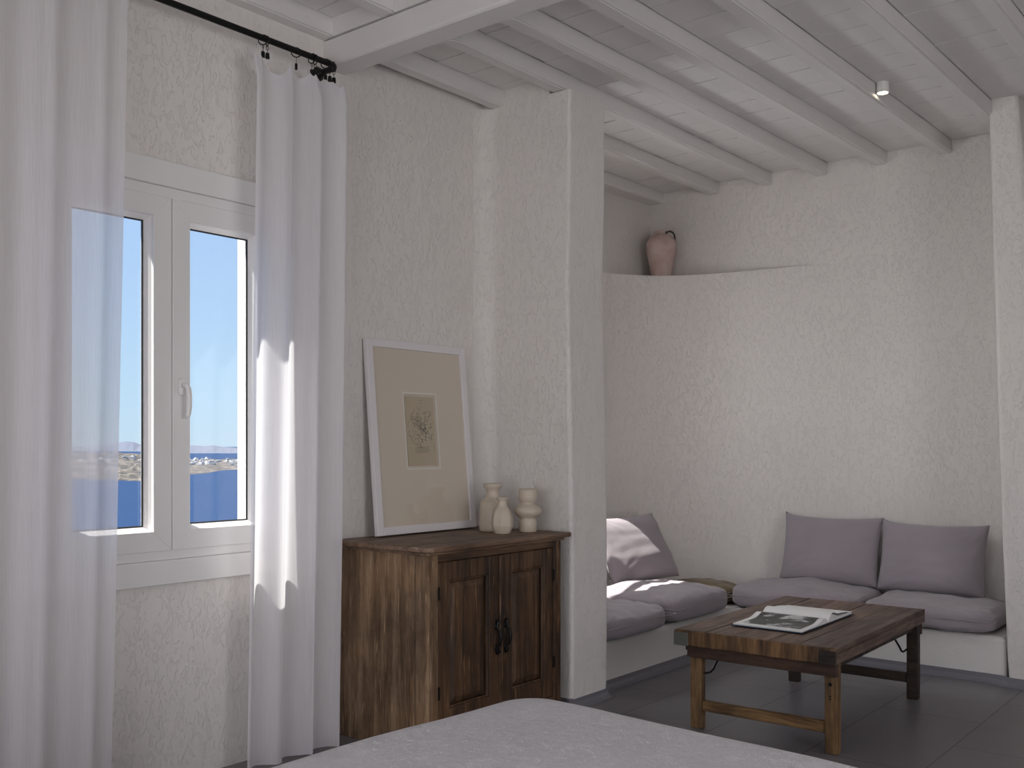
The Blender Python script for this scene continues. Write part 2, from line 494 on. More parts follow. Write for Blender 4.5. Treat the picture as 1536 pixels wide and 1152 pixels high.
# joists
ords = ['half hidden, tight against the alcove side wall', 'running along the window wall over the partition corner', 'third from the left where joists meet the rear wall',
        'fourth from the left at the rear wall', 'fifth from the left at the rear wall', 'carrying the small lit spotlight on its flank',
        'resting on the right pilaster', 'last one in the upper right corner of the photo']
def joist(i, ya, yb):
    bm = bmesh.new(); loops = []
    for k in range(21):
        y = ya+(yb-ya)*k/20
        x = jx(i, y)+.003*noise.noise(Vector((y*1.1, i*3.1, 0))); zb = jz(max(y, YM+.001) if ya > 3 else y)+.003*noise.noise(Vector((y*1.2, i*5.1, 4))); zt = zb+.088
        x0 = x-.082 if i else XA-.02
        loops.append([(x0, y, zt), (x0, y, zb+.004), (x0+.004, y, zb), (x-.014, y, zb), (x-.012, y, zb+.004), (x-.002, y, zb+.006), (x, y, zb+.010), (x, y, zt)])
    extrude_loops(bm, loops); return obj('ceiling_joist', bm, PAINT)
for i in range(len(JX)):
    far = 'white ceiling joist, ' + ords[i] if i < 8 else 'white painted ceiling joist beyond the right edge of the photo'
    o = joist(i, {0: 4.66}.get(i, 3.285), {1: 4.322, 6: 6.62}.get(i, YR+.015))
    tag(o, far, 'beam', 'white joists under the ceiling boards')
    if i == 1:
        tag(joist(1, 4.66, YR+.015), 'white ceiling joist in the alcove, second from its left wall, behind the partition', 'beam', 'white joists under the ceiling boards')
    if i > 0:
        near = {1: 'in the front bay, tight along the window wall', 2: 'in the front bay, first from the window wall', 3: 'in the front bay, second from the window wall'}.get(i, 'in the front bay')
        tag(joist(i, -.2, 3.16), 'white joist over the cross beam '+near, 'beam', 'white joists under the ceiling boards' if i < 4 else 'front bay joists out of view')
# main cross beam and the blocking boards on it
bm = bmesh.new(); loops = []
for k in range(40):
    x = XL+(XR-XL)*k/39; dy = .005*noise.noise(Vector((x*1.5, 0, 0))); dz = .006*noise.noise(Vector((x*1.3, 9, 0)))-.008*min(1, (x-XL)/1.2)
    y0, y1, z0, z1 = 3.14+dy, 3.285+dy, 3.208+dz, 3.328
    r = .014
    loops.append([(x, y0, z1), (x, y0, z0+r), (x, y0+r*.4, z0+r*.4), (x, y0+r, z0), (x, y1-r, z0), (x, y1-r*.4, z0+r*.4), (x, y1, z0+r), (x, y1, z1)])
extrude_loops(bm, loops)
tag(obj('ceiling_beam', bm, PAINT, smooth=False), 'thick white painted cross beam running from above the curtain rod to the right', 'beam')
bm = bmesh.new()
for b in range(1, len(JX)-1):
    box(bm, jx(b, 3.1)+.001, jx(b+1, 3.1)-.083, 3.13, 3.155, 3.334, 3.421)
struct('trim_1', bm, PAINT)

# grey cement cove along bench feet and partition
def cove(path, name, w=.055, h=.05):
    bm = bmesh.new(); loops = []
    P = [Vector((x, y, 0)) for x, y in path]
    for i, p in enumerate(P):
        t = (P[min(i+1, len(P)-1)]-P[max(i-1, 0)]).normalized(); n = Vector((t.y, -t.x, 0))
        loops.append([tuple(p-n*.02)]+[tuple(p-n*.02+Vector((0, 0, h)))]+[tuple(p+n*(w*(1-sin(a)))+Vector((0, 0, h*(1-cos(a))+.001))) for a in (pi/2, 1.1, .7, .35, 0)])
    extrude_loops(bm, loops); return struct(name, bm, COVE, smooth=False)
cove([(-3.112, 4.30), (-3.112, 4.5), (-3.112, 4.66), (-3.15, 4.70), (-3.2, 4.74), (-3.2, 5.4), (-3.2, 6.2), (-3.17, 6.31), (-3.1, 6.36), (-3.0, 6.37), (-2.2, 6.37), (-1.55, 6.37), (-1.47, 6.345), (-1.43, 6.32), (-1.3, 6.32), (-1.1, 6.32)], 'baseboard_alcove')
cove([(-3.13, 4.315), (-3.4, 4.315), (-3.70, 4.315)][::-1], 'baseboard_partition')

# ------------------------------------------------------------------ window 1
win = bpy.data.objects.new('window_1', None); link(win); win.location = (XL, 2.325, .83); win['kind'] = 'structure'
ox, oy, oz = win.location
def wb(f):
    bm = bmesh.new(); f(bm)
    for v in bm.verts: v.co -= Vector((ox, oy, oz))
    return bm
def casing(bm):
    y0, y1, z0, z1 = 1.70, 2.95, .827, 2.572; w = .105
    box(bm, XL-.02, XL+.022, y0, y0+.085, z0, z1); box(bm, XL-.02, XL+.022, y1-.085, y1, z0, z1)
    box(bm, XL-.02, XL+.022, y0+.085, y1-.085, z0, z0+.10); box(bm, XL-.02, XL+.022, y0+.085, y1-.085, z1-w, z1)
obj('casing', wb(casing), PVC, win, bevel=.004)
def wframe(bm): frame_bars(bm, 1.785, 2.865, .927, 2.467, .035, XL-.11, XL+.006, .045, .04)
obj('window_frame', wb(wframe), PVC, win, bevel=.003)
def sash_parts(y0, y1, handle):
    zb, zt = .965, 2.424; w = .083; xf, xb = XL+.012, XL-.062
    # mitred sash bars
    def f(bm):
        o = [(y0, zb), (y1, zb), (y1, zt), (y0, zt)]; i_ = [(y0+w, zb+w), (y1-w, zb+w), (y1-w, zt-w), (y0+w, zt-w)]
        for k in range(4):
            a, b, c, d = o[k], o[(k+1) % 4], i_[(k+1) % 4], i_[k]
            g = .0006
            F = [bm.verts.new((xf, p[0], p[1])) for p in (a, b, c, d)]; G = [bm.verts.new((xb, p[0], p[1])) for p in (a, b, c, d)]
            bm.faces.new(F); bm.faces.new(G[::-1])
            for q in range(4): bm.faces.new((F[q], F[(q+1) % 4], G[(q+1) % 4], G[q]))
    s = obj('sash', wb(f), PVC, win, bevel=.0018, seg=1)
    def bead(bm):
        o = (y0+w-.002, y1-w+.002, zb+w-.002, zt-w+.002); d = .020
        a = [(XL-.002, o[0], o[2]), (XL-.002, o[1], o[2]), (XL-.002, o[1], o[3]), (XL-.002, o[0], o[3])]
        b = [(XL-.040, o[0]+d, o[2]+d), (XL-.040, o[1]-d, o[2]+d), (XL-.040, o[1]-d, o[3]-d), (XL-.040, o[0]+d, o[3]-d)]
        c = [(XL-.055, p[1], p[2]) for p in b]
        A, Bv, Cv = [[bm.verts.new(p) for p in q] for q in (a, b, c)]
        for P, Q in ((A, Bv), (Bv, Cv)):
            for k in range(4): bm.faces.new((P[k], P[(k+1) % 4], Q[(k+1) % 4], Q[k]))
    obj('glazing_bead', wb(bead), PVC, s)
    def gask(bm): frame_bars(bm, y0+w+.0165, y1-w-.0165, zb+w+.0165, zt-w-.0165, .006, XL-.046, XL-.0385)
    obj('gasket', wb(gask), GASKET, s)
    def gl(bm): box(bm, XL-.050, XL-.046, y0+w-.01, y1-w+.01, zb+w-.01, zt-w+.01)
    obj('glass_pane', wb(gl), GLASS, s)
    if handle:
        def rose(bm): 
            lathe(bm, [(0, 0), (.019, 0), (.019, .010), (.016, .013), (0, .013)], n=24)
            for v in bm.verts:
                x, y, z = v.co; zz = y + (.018 if y > 0 else -.018)
                v.co = Vector((XL+.012+z, 2.366+x*.85, 1.645+zz))
        h = obj('handle', wb(rose), PVC, s, bevel=.002)
        def lever(bm):
            pts = [(XL+.022, 2.366, 1.65), (XL+.040, 2.366, 1.65), (XL+.052, 2.368, 1.648), (XL+.058, 2.372, 1.635), (XL+.060, 2.374, 1.60), (XL+.060, 2.374, 1.56), (XL+.056, 2.373, 1.53), (XL+.050, 2.372, 1.512)]
            tube(bm, pts, [.009, .009, .010, .011, .0115, .011, .010, .007], 10)
        obj('handle_lever', wb(lever), PVC, s, smooth=True)
    return s
sash_parts(1.815, 2.3235, False)
sash_parts(2.3265, 2.835, True)

# alcove window (hidden behind the partition)
win2 = bpy.data.objects.new('window_2', None); link(win2); win2['kind'] = 'structure'
bm = bmesh.new(); frame_bars(bm, 4.72, 5.72, 1.46, 2.22, .05, XA-.12, XA-.06); box(bm, XA-.12, XA-.06, 5.19, 5.27, 1.51, 2.17)
obj('window_frame', bm, PVC, win2)
obj('glass_pane', B(XA-.09, XA-.085, 4.76, 5.68, 1.50, 2.18), GLASS, win2)

# ------------------------------------------------------------------ benches
def smooth_block(x0, x1, y0, y1, z0, z1, rr, faces):
    bm = B(x0, x1, y0, y1, z0, z1); return bm
bench = thing('built_in_bench', 'low whitewashed masonry bench wrapping the alcove corner under the mauve cushions', 'bench', (-3.2, 6.37, 0))
bm = bmesh.new()
pts = [(-4.298, 4.672), (-3.2, 4.672), (-3.2, 6.27)] + [(-3.2+.1*(1-cos(a)), 6.27+.1*sin(a)) for a in (.4, .8, 1.2, pi/2)] + [(-1.455, 6.37), (-1.455, 7.078), (-2.75, 7.078)]+[(x+.002, y-.004) for x, y in cv[::-1][1:]]
prism(bm, pts, .0, .272)
for v in bm.verts: v.co -= Vector((-3.2, 6.37, 0))
obj('bench_body', bm, SMOOTHP, bench, bevel=.03, seg=4)

# ------------------------------------------------------------------ cushions
def cushion_bm(w, d, h, seed=0, n_=4.6, wr=.019):
    """stuffed boxy cushion centred in x,y, resting on z=0"""
    bm = bmesh.new(); bmesh.ops.create_cube(bm, size=2)
    bmesh.ops.subdivide_edges(bm, edges=bm.edges[:], cuts=31, use_grid_fill=True)
    for v in bm.verts:
        p = v.co; q = Vector((abs(p.x)**n_, abs(p.y)**n_, abs(p.z)**2.6)); k = (q.x+q.y+q.z)
        k = max(abs(p.x), abs(p.y), abs(p.z))/max(1e-6, k)**(1/n_) if False else 1/max(1e-6, (abs(p.x)**n_+abs(p.y)**n_+abs(p.z)**n_))**(1/n_)
        u, v_, z = p.x*k, p.y*k, p.z*k
        top = max(0, z)
        x = w/2*u*(1-.03*(1-v_*v_)); y = d/2*v_*(1-.03*(1-u*u))
        hh = h/2*z+h/2
        hh += top*(.16*h*(1-u*u)*(1-v_*v_))
        P = Vector((x*3+seed*7.3, y*3, seed+hh*4))
        dn = wr*(noise.noise(P*1.3)*1.2+noise.noise(P*3.7)*.6)
        cr = 0
        for cx_, cy_ in ((-1, -1), (1, -1), (-1, 1), (1, 1)):
            dx, dy = (u-cx_), (v_-cy_); r_ = sqrt(dx*dx+dy*dy)
            cr += exp(-r_*2.4)*sin(atan2(dy, dx)*17+seed*3+r_*4)*.009*min(1, r_*3)
        hh += (dn+cr)*(.25+.75*top)
        side = noise.noise(Vector((x*7+seed, y*7, hh*5)))*.008*(1-abs(z))
        L_ = sqrt(u*u+v_*v_) or 1
        v.co = Vector((x+side*u/L_, y+side*v_/L_, max(0, hh)))
    return bm
def edge_pipe(w, d, zc, bow, zoff=0):
    bm = bmesh.new(); pts = []
    n = 24
    for s in range(4):
        for k in range(n):
            t = -1+2*k/n
            u, v = ((t, -1), (1, t), (-t, 1), (-1, -t))[s]
            pts.append((w/2*u*(1-bow*(1-v*v)), d/2*v*(1-bow*(1-u*u)), zc))
    tube(bm, pts, .0028, 6, closed=True); return bm
def seat(label, cx, cy, w, d, h, seed, rz=0, z=.272, rx=0, ry=0):
    t = thing('seat_cushion', label, 'cushion', (cx, cy, z), (rx, ry, rz), 'mauve seat cushions on the bench')
    obj('cushion_body', cushion_bm(w, d, h, seed), MAUVE, t, smooth=True)
    obj('seam', edge_pipe(w*.99, d*.99, h*.60, .03), MAUVE, t, smooth=True)
    return t
seat('mauve seat cushion half hidden by the partition, nearest on the left arm of the bench', -3.475, 5.065, .72, .76, .145, 1)
seat('plump mauve seat cushion under the sunlit leaning pillow', -3.475, 5.855, .72, .82, .172, 2, z=.272)
seat('mauve seat cushion behind the coffee table, left one on the rear bench', -2.79, 6.66, .94, .70, .155, 3)
seat('mauve seat cushion at the right end of the rear bench beside the pilaster', -1.915, 6.65, .82, .70, .145, 4)

def pillow(label, loc, rz, lean, w, h, t_, seed, bow=.05, roll=0):
    """stands on its lower edge; local x = width, local y = height before leaning; face looks to -Y"""
    o = thing('back_pillow', label, 'pillow', loc, (0, 0, rz), 'mauve back pillows')
    bm = bmesh.new(); nu = nv = 40; Tp = []; Bt = []
    for i in range(nu+1):
        u = -1+2*i/nu; r1, r2 = [], []
        for j in range(nv+1):
            v = -1+2*j/nv
            x = w/2*u*(1-bow*(1-v*v)*(1.0 if abs(u) > .01 else 0)); y = h/2*v*(1-bow*(1-u*u)*(1.5 if v > 0 else .4))
            # ears at the upper corners
            if v > 0: y += .020*max(0, -u)**8*v + .004*max(0, u)**8*v
            k = max(0, 1-abs(u)**3)**.5*max(0, 1-abs(v)**3)**.5
            low = 1+.18*(-v)
            p = Vector((x*4+seed*5.1, y*4, seed*2.0))
            wrk = .009*noise.noise(p)+.005*noise.noise(Vector((x*3, y*16, seed)))
            cr = 0
            for cx_, cy_ in ((-1, -1), (1, -1), (-1, 1), (1, 1)):
                dx, dy = (u-cx_), (v-cy_); r = sqrt(dx*dx+dy*dy)
                cr += exp(-r*2.8)*sin(atan2(dy, dx)*18+seed*2+r*4)*.006*min(1, r*3)
            f = t_/2*k*low
            r1.append((x, y, f+(wrk+cr)*min(1, k*2))); r2.append((x, y, -f*.85))
        Tp.append(r1); Bt.append(r2)
    M = Matrix.Rotation(pi/2-lean, 4, 'X')@Matrix.Rotation(roll, 4, 'Z')@Matrix.Translation((0, h/2, 0))
    M = Matrix.Rotation(pi/2-lean, 4, 'X')@Matrix.Translation((0, h/2, 0))@Matrix.Rotation(roll, 4, 'Z')
    T_ = [[bm.verts.new(M@Vector(p)) for p in r] for r in Tp]
    B2 = [[T_[i][j] if i in (0, nu) or j in (0, nv) else bm.verts.new(M@Vector(Bt[i][j])) for j in range(nv+1)] for i in range(nu+1)]
    for i in range(nu):
        for j in range(nv):
            bm.faces.new((T_[i][j], T_[i+1][j], T_[i+1][j+1], T_[i][j+1])); bm.faces.new((B2[i][j], B2[i][j+1], B2[i+1][j+1], B2[i+1][j]))
    obj('pillow_body', bm, MAUVE, o, smooth=True)
    return o
pillow('mauve back pillow with a raised corner, left of the pair on the rear bench', (-2.715, 6.83, .432), 0, radians(14), .71, .48, .19, 1)
pillow('mauve back pillow, right of the pair on the rear bench, near the pilaster', (-2.025, 6.83, .425), 0, radians(14), .69, .47, .19, 2)
pillow('mauve back pillow catching a band of sunlight on the left arm of the bench', (-3.71, 6.08, .445), radians(84), radians(29), .74, .51, .19, 3, roll=radians(0))
o = thing('corner_cushion', 'flat olive brown cushion tucked into the alcove corner behind the mauve ones', 'cushion', (-3.52, 6.56, .274), (0, 0, radians(-10)))
obj('cushion_body', cushion_bm(.60, .40, .13, 9, 3.0), OLIVE, o, smooth=True)

# ------------------------------------------------------------------ cabinet
cab = thing('cabinet', 'old brown wooden two door cabinet standing against the partition', 'cabinet', (-3.70, 3.225, 0))
CW, CD, CH = .985, .60, .92     # along y, along x, height (local: x depth, y width)
def cbox(*a): return B(*a)
bm = bmesh.new()
box(bm, 0, .507, 0, .022, 0, CH); box(bm, 0, .507, CW-.022, CW, 0, CH); box(bm, 0, .014, .022, CW-.022, .05, CH)
box(bm, .014, CD-.03, .022, CW-.022, .06, .08)
obj('side_panel', bm, W_SIDE, cab, bevel=.003, seg=1)
for (x0, x1, y0, y1) in ((.512, CD, -.002, .058), (.512, CD, CW-.058, CW+.002), (0.0, .05, -.004, .0), (0.0, .05, CW, CW+.004)):
    if x0 == 0.0: continue
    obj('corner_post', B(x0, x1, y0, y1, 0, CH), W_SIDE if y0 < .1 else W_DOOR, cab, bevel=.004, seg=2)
obj('top_rail', B(.545, CD-.004, .058, CW-.058, .872, CH), W_RAIL, cab, bevel=.003, seg=1)
obj('bottom_rail', B(.545, CD-.004, .058, CW-.058, .05, .10), W_RAIL, cab, bevel=.003, seg=1)
bm = bmesh.new()
pl = [(-.015, -.045), (.55, -.045), (.60, -.030), (.635, -.012), (.64, .02), (.632, .4), (.636, .8), (.63, CW+.055), (-.015, CW+.055)]
prism(bm, pl, CH+.001, CH+.025)
obj('cabinet_top', bm, W_TOP, cab, bevel=.006, seg=2)
bm = bmesh.new(); box(bm, .0, .614, -.018, CW+.018, CH-.014, CH+.001); obj('top_moulding', bm, W_TOP, cab, bevel=.005, seg=2)
def door(y0, y1, hs):
    z0, z1 = .103, .869; st = .075; xf = CD-.006
    bm = bmesh.new()
    frame_bars(bm, y0, y1, z0, z1, st, CD-.034, xf, .085, .095)
    d = obj('door', bm, W_DOOR, cab, bevel=.003, seg=1)
    # moulding round the panel
    bm = bmesh.new(); a = .012
    frame_bars(bm, y0+st-.001, y1-st+.001, z0+.094, z1-.084, a, CD-.028, xf-.004)
    obj('panel_moulding', bm, W_DOOR, d, bevel=.005, seg=2)
    bm = bmesh.new(); iy0, iy1, iz0, iz1 = y0+st+a, y1-st-a, z0+.095+a, z1-.085-a
    A_ = [(CD-.026, y, z) for y, z in ((iy0, iz0), (iy1, iz0), (iy1, iz1), (iy0, iz1))]
    k = .03; B_ = [(CD-.014, y, z) for y, z in ((iy0+k, iz0+k), (iy1-k, iz0+k), (iy1-k, iz1-k), (iy0+k, iz1-k))]
    C_ = [(CD-.034, p[1], p[2]) for p in A_]
    extrude_loops(bm, [C_, A_, B_])
    obj('door_panel', bm, W_DOOR, d)
    hy = y1-.024 if hs > 0 else y0+.026
    bm = bmesh.new()
    q = xf
    # wrought pull: back plate with leaf ends and a bowed grip
    zc = .475
    pts = [(q+.003, hy, zc-.082), (q+.012, hy+.004*hs, zc-.07), (q+.007, hy-.003*hs, zc-.05), (q+.025, hy, zc-.032), (q+.032, hy, zc), (q+.025, hy, zc+.032), (q+.007, hy-.003*hs, zc+.05), (q+.012, hy+.004*hs, zc+.07), (q+.003, hy, zc+.082)]
    tube(bm, pts, [.006, .011, .006, .007, .009, .007, .006, .011, .006], 8)
    for s in (-1, 1): 
        lathe(bm, [(0, 0), (.014, .001), (.013, .004), (.006, .006), (0, .007)], n=12)
        for v in list(bm.verts)[-(12*3+2):]:
            x, y, z = v.co; v.co = Vector((q+z, hy+x, zc+s*.052+y*1.3))
    obj('door_handle', bm, IRON, d, smooth=True)
    return d
door(.062, .492, 1); door(.514, .925, -1)
obj('centre_strip', B(CD-.030, CD+.004, .487, .512, .103, .869), W_DOOR, cab, bevel=.004, seg=2)
for zz in (.70, .25):
    obj('hinge', B(CD-.003, CD+.003, .921, .933, zz, zz+.06), IRON, cab, bevel=.001)
    obj('hinge', B(CD-.003, CD+.003, .054, .066, zz, zz+.06), IRON, cab, bevel=.001)
CTOP = CH+.026

# ------------------------------------------------------------------ picture
FW, FH, FT = .735, .985, .028
lean = math.asin(.088/FH)
pic = thing('framed_drawing', 'white framed sepia drawing with wide cream mat, leaning on the wall on the cabinet', 'picture', (-3.597, 3.385, CTOP+.008), (0, 0, 0))
MP = Matrix.Rotation(radians(.6), 4, 'Z')@Matrix.Rotation(-lean, 4, 'Y')
def pb(f):
    bm = bmesh.new(); f(bm); bm.transform(MP); return bm
obj('picture_frame', pb(lambda b: frame_bars(b, 0, FW, 0, FH, .040, -FT, 0)), WFRAME, pic, bevel=.002)
obj('backing', pb(lambda b: box(b, -FT+.004, -.020, .02, FW-.02, .02, FH-.02)), MATB, pic)
oy0, oy1, oz0, oz1 = .240, .490, .325, .722
def matb(bm):
    x1, x0 = -.011, -.014
    box(bm, x0, x1, .03, oy0, .03, FH-.03); box(bm, x0, x1, oy1, FW-.03, .03, FH-.03); box(bm, x0, x1, oy0, oy1, .03, oz0); box(bm, x0, x1, oy0, oy1, oz1, FH-.03)
obj('mat_board', pb(matb), MATB, pic)
obj('mat_bevel', pb(lambda b: frame_bars(b, oy0-.003, oy1+.003, oz0-.003, oz1+.003, .010, -.017, -.0105)), BEVELW, pic)
sheet = obj('drawing', pb(lambda b: box(b, -.019, -.0165, oy0+.017, oy1-.017, oz0+.017, oz1-.017)), PAPERA, pic)
def ink(bm):
    random.seed(11)
    cy, cz = (oy0+oy1)/2, (oz0+oz1)/2+.045
    for s in range(120):
        r = random.random()
        y = cy+random.gauss(0, .036); z = cz+random.gauss(-.03, .055)
        y = max(oy0+.035, min(oy1-.035, y)); z = max(oz0+.085, min(oz1-.04, z))
        pts = []; a = random.choice((0, pi/2, random.uniform(0, 6.28))); 
        for k in range(random.randint(3, 7)):
            pts.append((-.0162, y, z)); a += random.uniform(-.9, .9)
            y += .007*cos(a); z += .007*sin(a)
            y = max(oy0+.03, min(oy1-.03, y)); z = max(oz0+.08, min(oz1-.035, z))
        tube(bm, pts, .0009, 4)
    for k in range(7):
        z = oz0+.085+k*.005; y0 = oy0+.05+random.uniform(0, .05); tube(bm, [(-.0162, y0, z), (-.0162, y0+.05, z+.0006), (-.0162, min(oy1-.03, y0+.10), z)], .00055, 4)
obj('ink_lines', pb(ink), INK, sheet)
obj('picture_glass', pb(lambda b: box(b, -.006, -.0045, .035, FW-.035, .035, FH-.035)), glass_mat('picture_glass', .03, (.98, .98, .97), .15), pic)

# ------------------------------------------------------------------ vases
def vase(label, x, y, prof, n=40, jit=None, smooth=True):
    bm = bmesh.new(); lathe(bm, prof, n=n, jit=jit)
    o = obj('vase', bm, CERAM, smooth=smooth); o.location = (x, y, CTOP)
    return tag(o, label, 'vase', 'cream ceramic vases on the cabinet')
vase('tall cream bottle vase with flared rim, next to the picture frame', -3.425, 4.045,
     [(0, .0), (.066, 0), (.071, .006), (.072, .02), (.070, .10), (.066, .145), (.058, .163), (.042, .175), (.034, .185), (.033, .212), (.037, .222), (.048, .234), (.050, .246), (.047, .252), (.040, .253), (.034, .245), (.028, .225), (.026, .19), (0, .18)])
def fac(a, z):
    k = 7; t = (a % (2*pi/k))-pi/k
    return cos(pi/k)/cos(t) if .01 < z < .13 else 1
vase('small faceted cream vase with narrow neck, in front of the other two', -3.285, 3.955,
     [(0, 0), (.040, 0), (.043, .004), (.058, .040), (.058, .045), (.056, .085), (.047, .118), (.034, .132), (.027, .142), (.024, .16), (.024, .172), (.031, .180), (.032, .185), (.027, .187), (.021, .183), (.019, .15), (0, .14)], n=56, jit=fac)
vase('cream totem vase with a bulging ring at its waist, nearest the partition', -3.255, 4.13,
     [(0, 0), (.044, 0), (.047, .004), (.0475, .05), (.045, .060), (.041, .066), (.042, .072), (.056, .082), (.069, .096), (.073, .110), (.070, .122), (.058, .134), (.044, .142), (.036, .147), (.036, .152), (.043, .160), (.048, .170), (.050, .182), (.049, .212), (.047, .225), (.043, .226), (.041, .215), (.040, .175), (0, .165)])

# ------------------------------------------------------------------ jug on the ledge
jug = thing('jug', 'pale terracotta amphora with a dark iron handle on the high corner ledge', 'jug', (-4.105, 6.925, 2.7225), (0, 0, YAW))
bm = bmesh.new()
lathe(bm, [(0, 0), (.075, 0), (.079, .01), (.088, .07), (.104, .15), (.117, .215), (.122, .25), (.118, .285), (.103, .318), (.080, .340), (.055, .352), (.036, .36), (.030, .372), (.034, .385), (.026, .388), (.020, .375), (0, .36)], n=40,
      jit=lambda a, z: 1+.012*noise.noise(Vector((cos(a)*2, sin(a)*2, z*14))))
obj('jug_body', bm, TERRA, jug, smooth=True)
bm = bmesh.new(); tube(bm, [(.028, 0, .355), (.045, 0, .375), (.070, 0, .382), (.092, 0, .372), (.104, 0, .350), (.107, 0, .325), (.104, 0, .300)], .0075, 8)
obj('jug_handle', bm, plain('rusted_iron', (.07, .055, .045), .7), jug, smooth=True)
bm = bmesh.new(); tube(bm, [(-.015, 0, .362), (-.035, 0, .375), (-.062, .002, .374)], [.013, .011, .006], 8)
obj('spout', bm, TERRA, jug, smooth=True)

# ------------------------------------------------------------------ coffee table
tx0, tx1, ty0, ty1 = -2.525, -1.715, 4.365, 5.755; TZ = .490
tab = thing('coffee_table', 'low dark reclaimed wood folding coffee table with an open book on it', 'table', ((tx0+tx1)/2, (ty0+ty1)/2, 0), (0, 0, radians(1.3)))
hx, hy = (tx1-tx0)/2, (ty1-ty0)/2
random.seed(7)
nb = 5; xs = [-hx+.0]; ws = [random.uniform(.8, 1.25) for _ in range(nb)]; sw = sum(ws)
for w_ in ws: xs.append(xs[-1]+2*hx*w_/sw)
for k in range(nb):
    bm = bmesh.new(); dz = random.uniform(-.0015, .0015)
    box(bm, xs[k]+.0025, xs[k+1]-.0025, -hy+.013, hy-.013, TZ-.030, TZ+dz)
    bmesh.ops.subdivide_edges(bm, edges=[e_ for e_ in bm.edges if abs((e_.verts[0].co-e_.verts[1].co).y) > .5], cuts=14)
    for v in bm.verts:
        v.co += noise.noise_vector(v.co*9+Vector((k, 0, 0)))*.0012
    obj('plank', bm, T_TOP, tab, bevel=.0025, seg=2)
# breadboard ends flush with the top
for s in (-1, 1):
    bm = bmesh.new(); a, b = sorted((s*(hy-.012), s*hy)); box(bm, -hx, hx, a, b, TZ-.075, TZ-.001)
    bmesh.ops.subdivide_edges(bm, edges=[e_ for e_ in bm.edges if abs((e_.verts[0].co-e_.verts[1].co).x) > .5], cuts=24)
    for v in bm.verts: v.co += noise.noise_vector(v.co*14)*.0022
    obj('end_board', bm, T_END, tab, bevel=.004, seg=2)
for s in (-1, 1):
    bm = bmesh.new(); a, b = sorted((s*(hx-.032), s*(hx+.001))); box(bm, a, b, -hy+.014, hy-.014, TZ-.075, TZ-.031 if False else TZ-.0305)
    obj('side_board', bm, T_TOP, tab, bevel=.003, seg=1)
for sx in (-1, 1):
    for sy in (-1, 1):
        a, b = sorted((sx*(hx-.075), sx*(hx+.002))); c, d = sorted((sy*(hy-.01), sy*(hy+.003)))
        if sy < 0: obj('corner_plate', B(a, b, c, d, TZ-.077, TZ-.012), plain('worn_tin', (.12, .125, .105), .6, .2) if sx < 0 else T_DARK, tab, bevel=.002, seg=1)
for s in (-1, 1):
    a, b = sorted((s*(hy-.055), s*(hy-.03)))
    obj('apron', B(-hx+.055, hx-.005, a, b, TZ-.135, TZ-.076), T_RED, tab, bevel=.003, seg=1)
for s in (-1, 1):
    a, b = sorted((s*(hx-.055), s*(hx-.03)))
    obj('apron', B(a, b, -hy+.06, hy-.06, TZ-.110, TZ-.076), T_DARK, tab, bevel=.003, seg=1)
for sx in (-1, 1):
    for sy in (-1, 1):
        cx_ = sx*(hx-.040) if sx > 0 else -hx+.090; cy_ = sy*(hy-.078)
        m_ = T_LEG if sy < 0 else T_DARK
        zt_ = TZ-.076
        bm = bmesh.new(); box(bm, cx_-.030, cx_+.030, cy_-.024, cy_+.024, 0, zt_)
        bmesh.ops.subdivide_edges(bm, edges=[e_ for e_ in bm.edges if abs((e_.verts[0].co-e_.verts[1].co).z) > .2], cuts=8)
        for v in bm.verts: v.co += Vector((*noise.noise_vector(v.co*11)[:2], 0))*.0015
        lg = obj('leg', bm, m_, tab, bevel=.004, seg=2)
        if sy < 0 and sx > 0:
            for zz, r_ in ((.315, .009), (.262, .004), (.248, .004)):
                bm = bmesh.new(); lathe(bm, [(0, 0), (r_, 0), (r_*.8, .002), (0, .002)], n=12)
                for v in bm.verts: x, y, z = v.co; v.co = Vector((cx_+x-.003, cy_-.0245-z, zz+y))
                obj('bolt', bm, IRON, lg)
        # bent iron stay from the leg up to the frame
        dy = -sy
        bm = bmesh.new(); xb = cx_-sx*.034
        tube(bm, [(xb+sx*.006, cy_+dy*.0, .275), (xb, cy_+dy*.03, .268), (xb, cy_+dy*.07, .266), (xb, cy_+dy*.10, .275), (xb, cy_+dy*.13, .300), (xb, cy_+dy*.27, .395), (xb, cy_+dy*.29, .413)], .0055, 6)
        obj('folding_stay', bm, STEEL, tab, smooth=True)
for s in (-1, 1):
    cy_ = s*(hy-.078)
    bm = bmesh.new(); box(bm, -hx+.09+.0305, hx-.040-.0305, cy_-.014, cy_+.014, .088, .140)
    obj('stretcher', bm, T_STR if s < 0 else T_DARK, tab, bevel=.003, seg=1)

# ------------------------------------------------------------------ open book
bk = thing('open_book', 'open hardcover picture book lying face up on the coffee table', 'book', (-2.145, 4.96, TZ+.0035), (0, 0, radians(1)))
bm = bmesh.new(); box(bm, -.185, .185, -.355, -.006, 0, .004); box(bm, -.185, .185, .006, .355, 0, .004); box(bm, -.185, .185, -.006, .006, 0, .003)
obj('cover', bm, COVER, bk, bevel=.001, seg=1)
def page_h(s, thick):   # s 0 spine .. 1 fore edge
    return .005+thick*(min(1, s/.05)**.5 if s < .05 else 1)*(1-.15*s)+.018*exp(-((s-.17)/.15)**2)*min(1, s/.08)-.003*s
def page_block(sign, thick):
    bm = bmesh.new(); n = 28; loops = []
    for k in range(n+1):
        s = k/n; y = sign*(.002+s*.342); h = page_h(s, thick)
        loops.append([(-.180, y, .0045), (.180, y, .0045), (.180, y, h), (-.180, y, h)])
    extrude_loops(bm, loops); return bm
obj('page_block', page_block(-1, .010), PAGE, bk)
obj('page_block', page_block(1, .016), PAGE, bk)
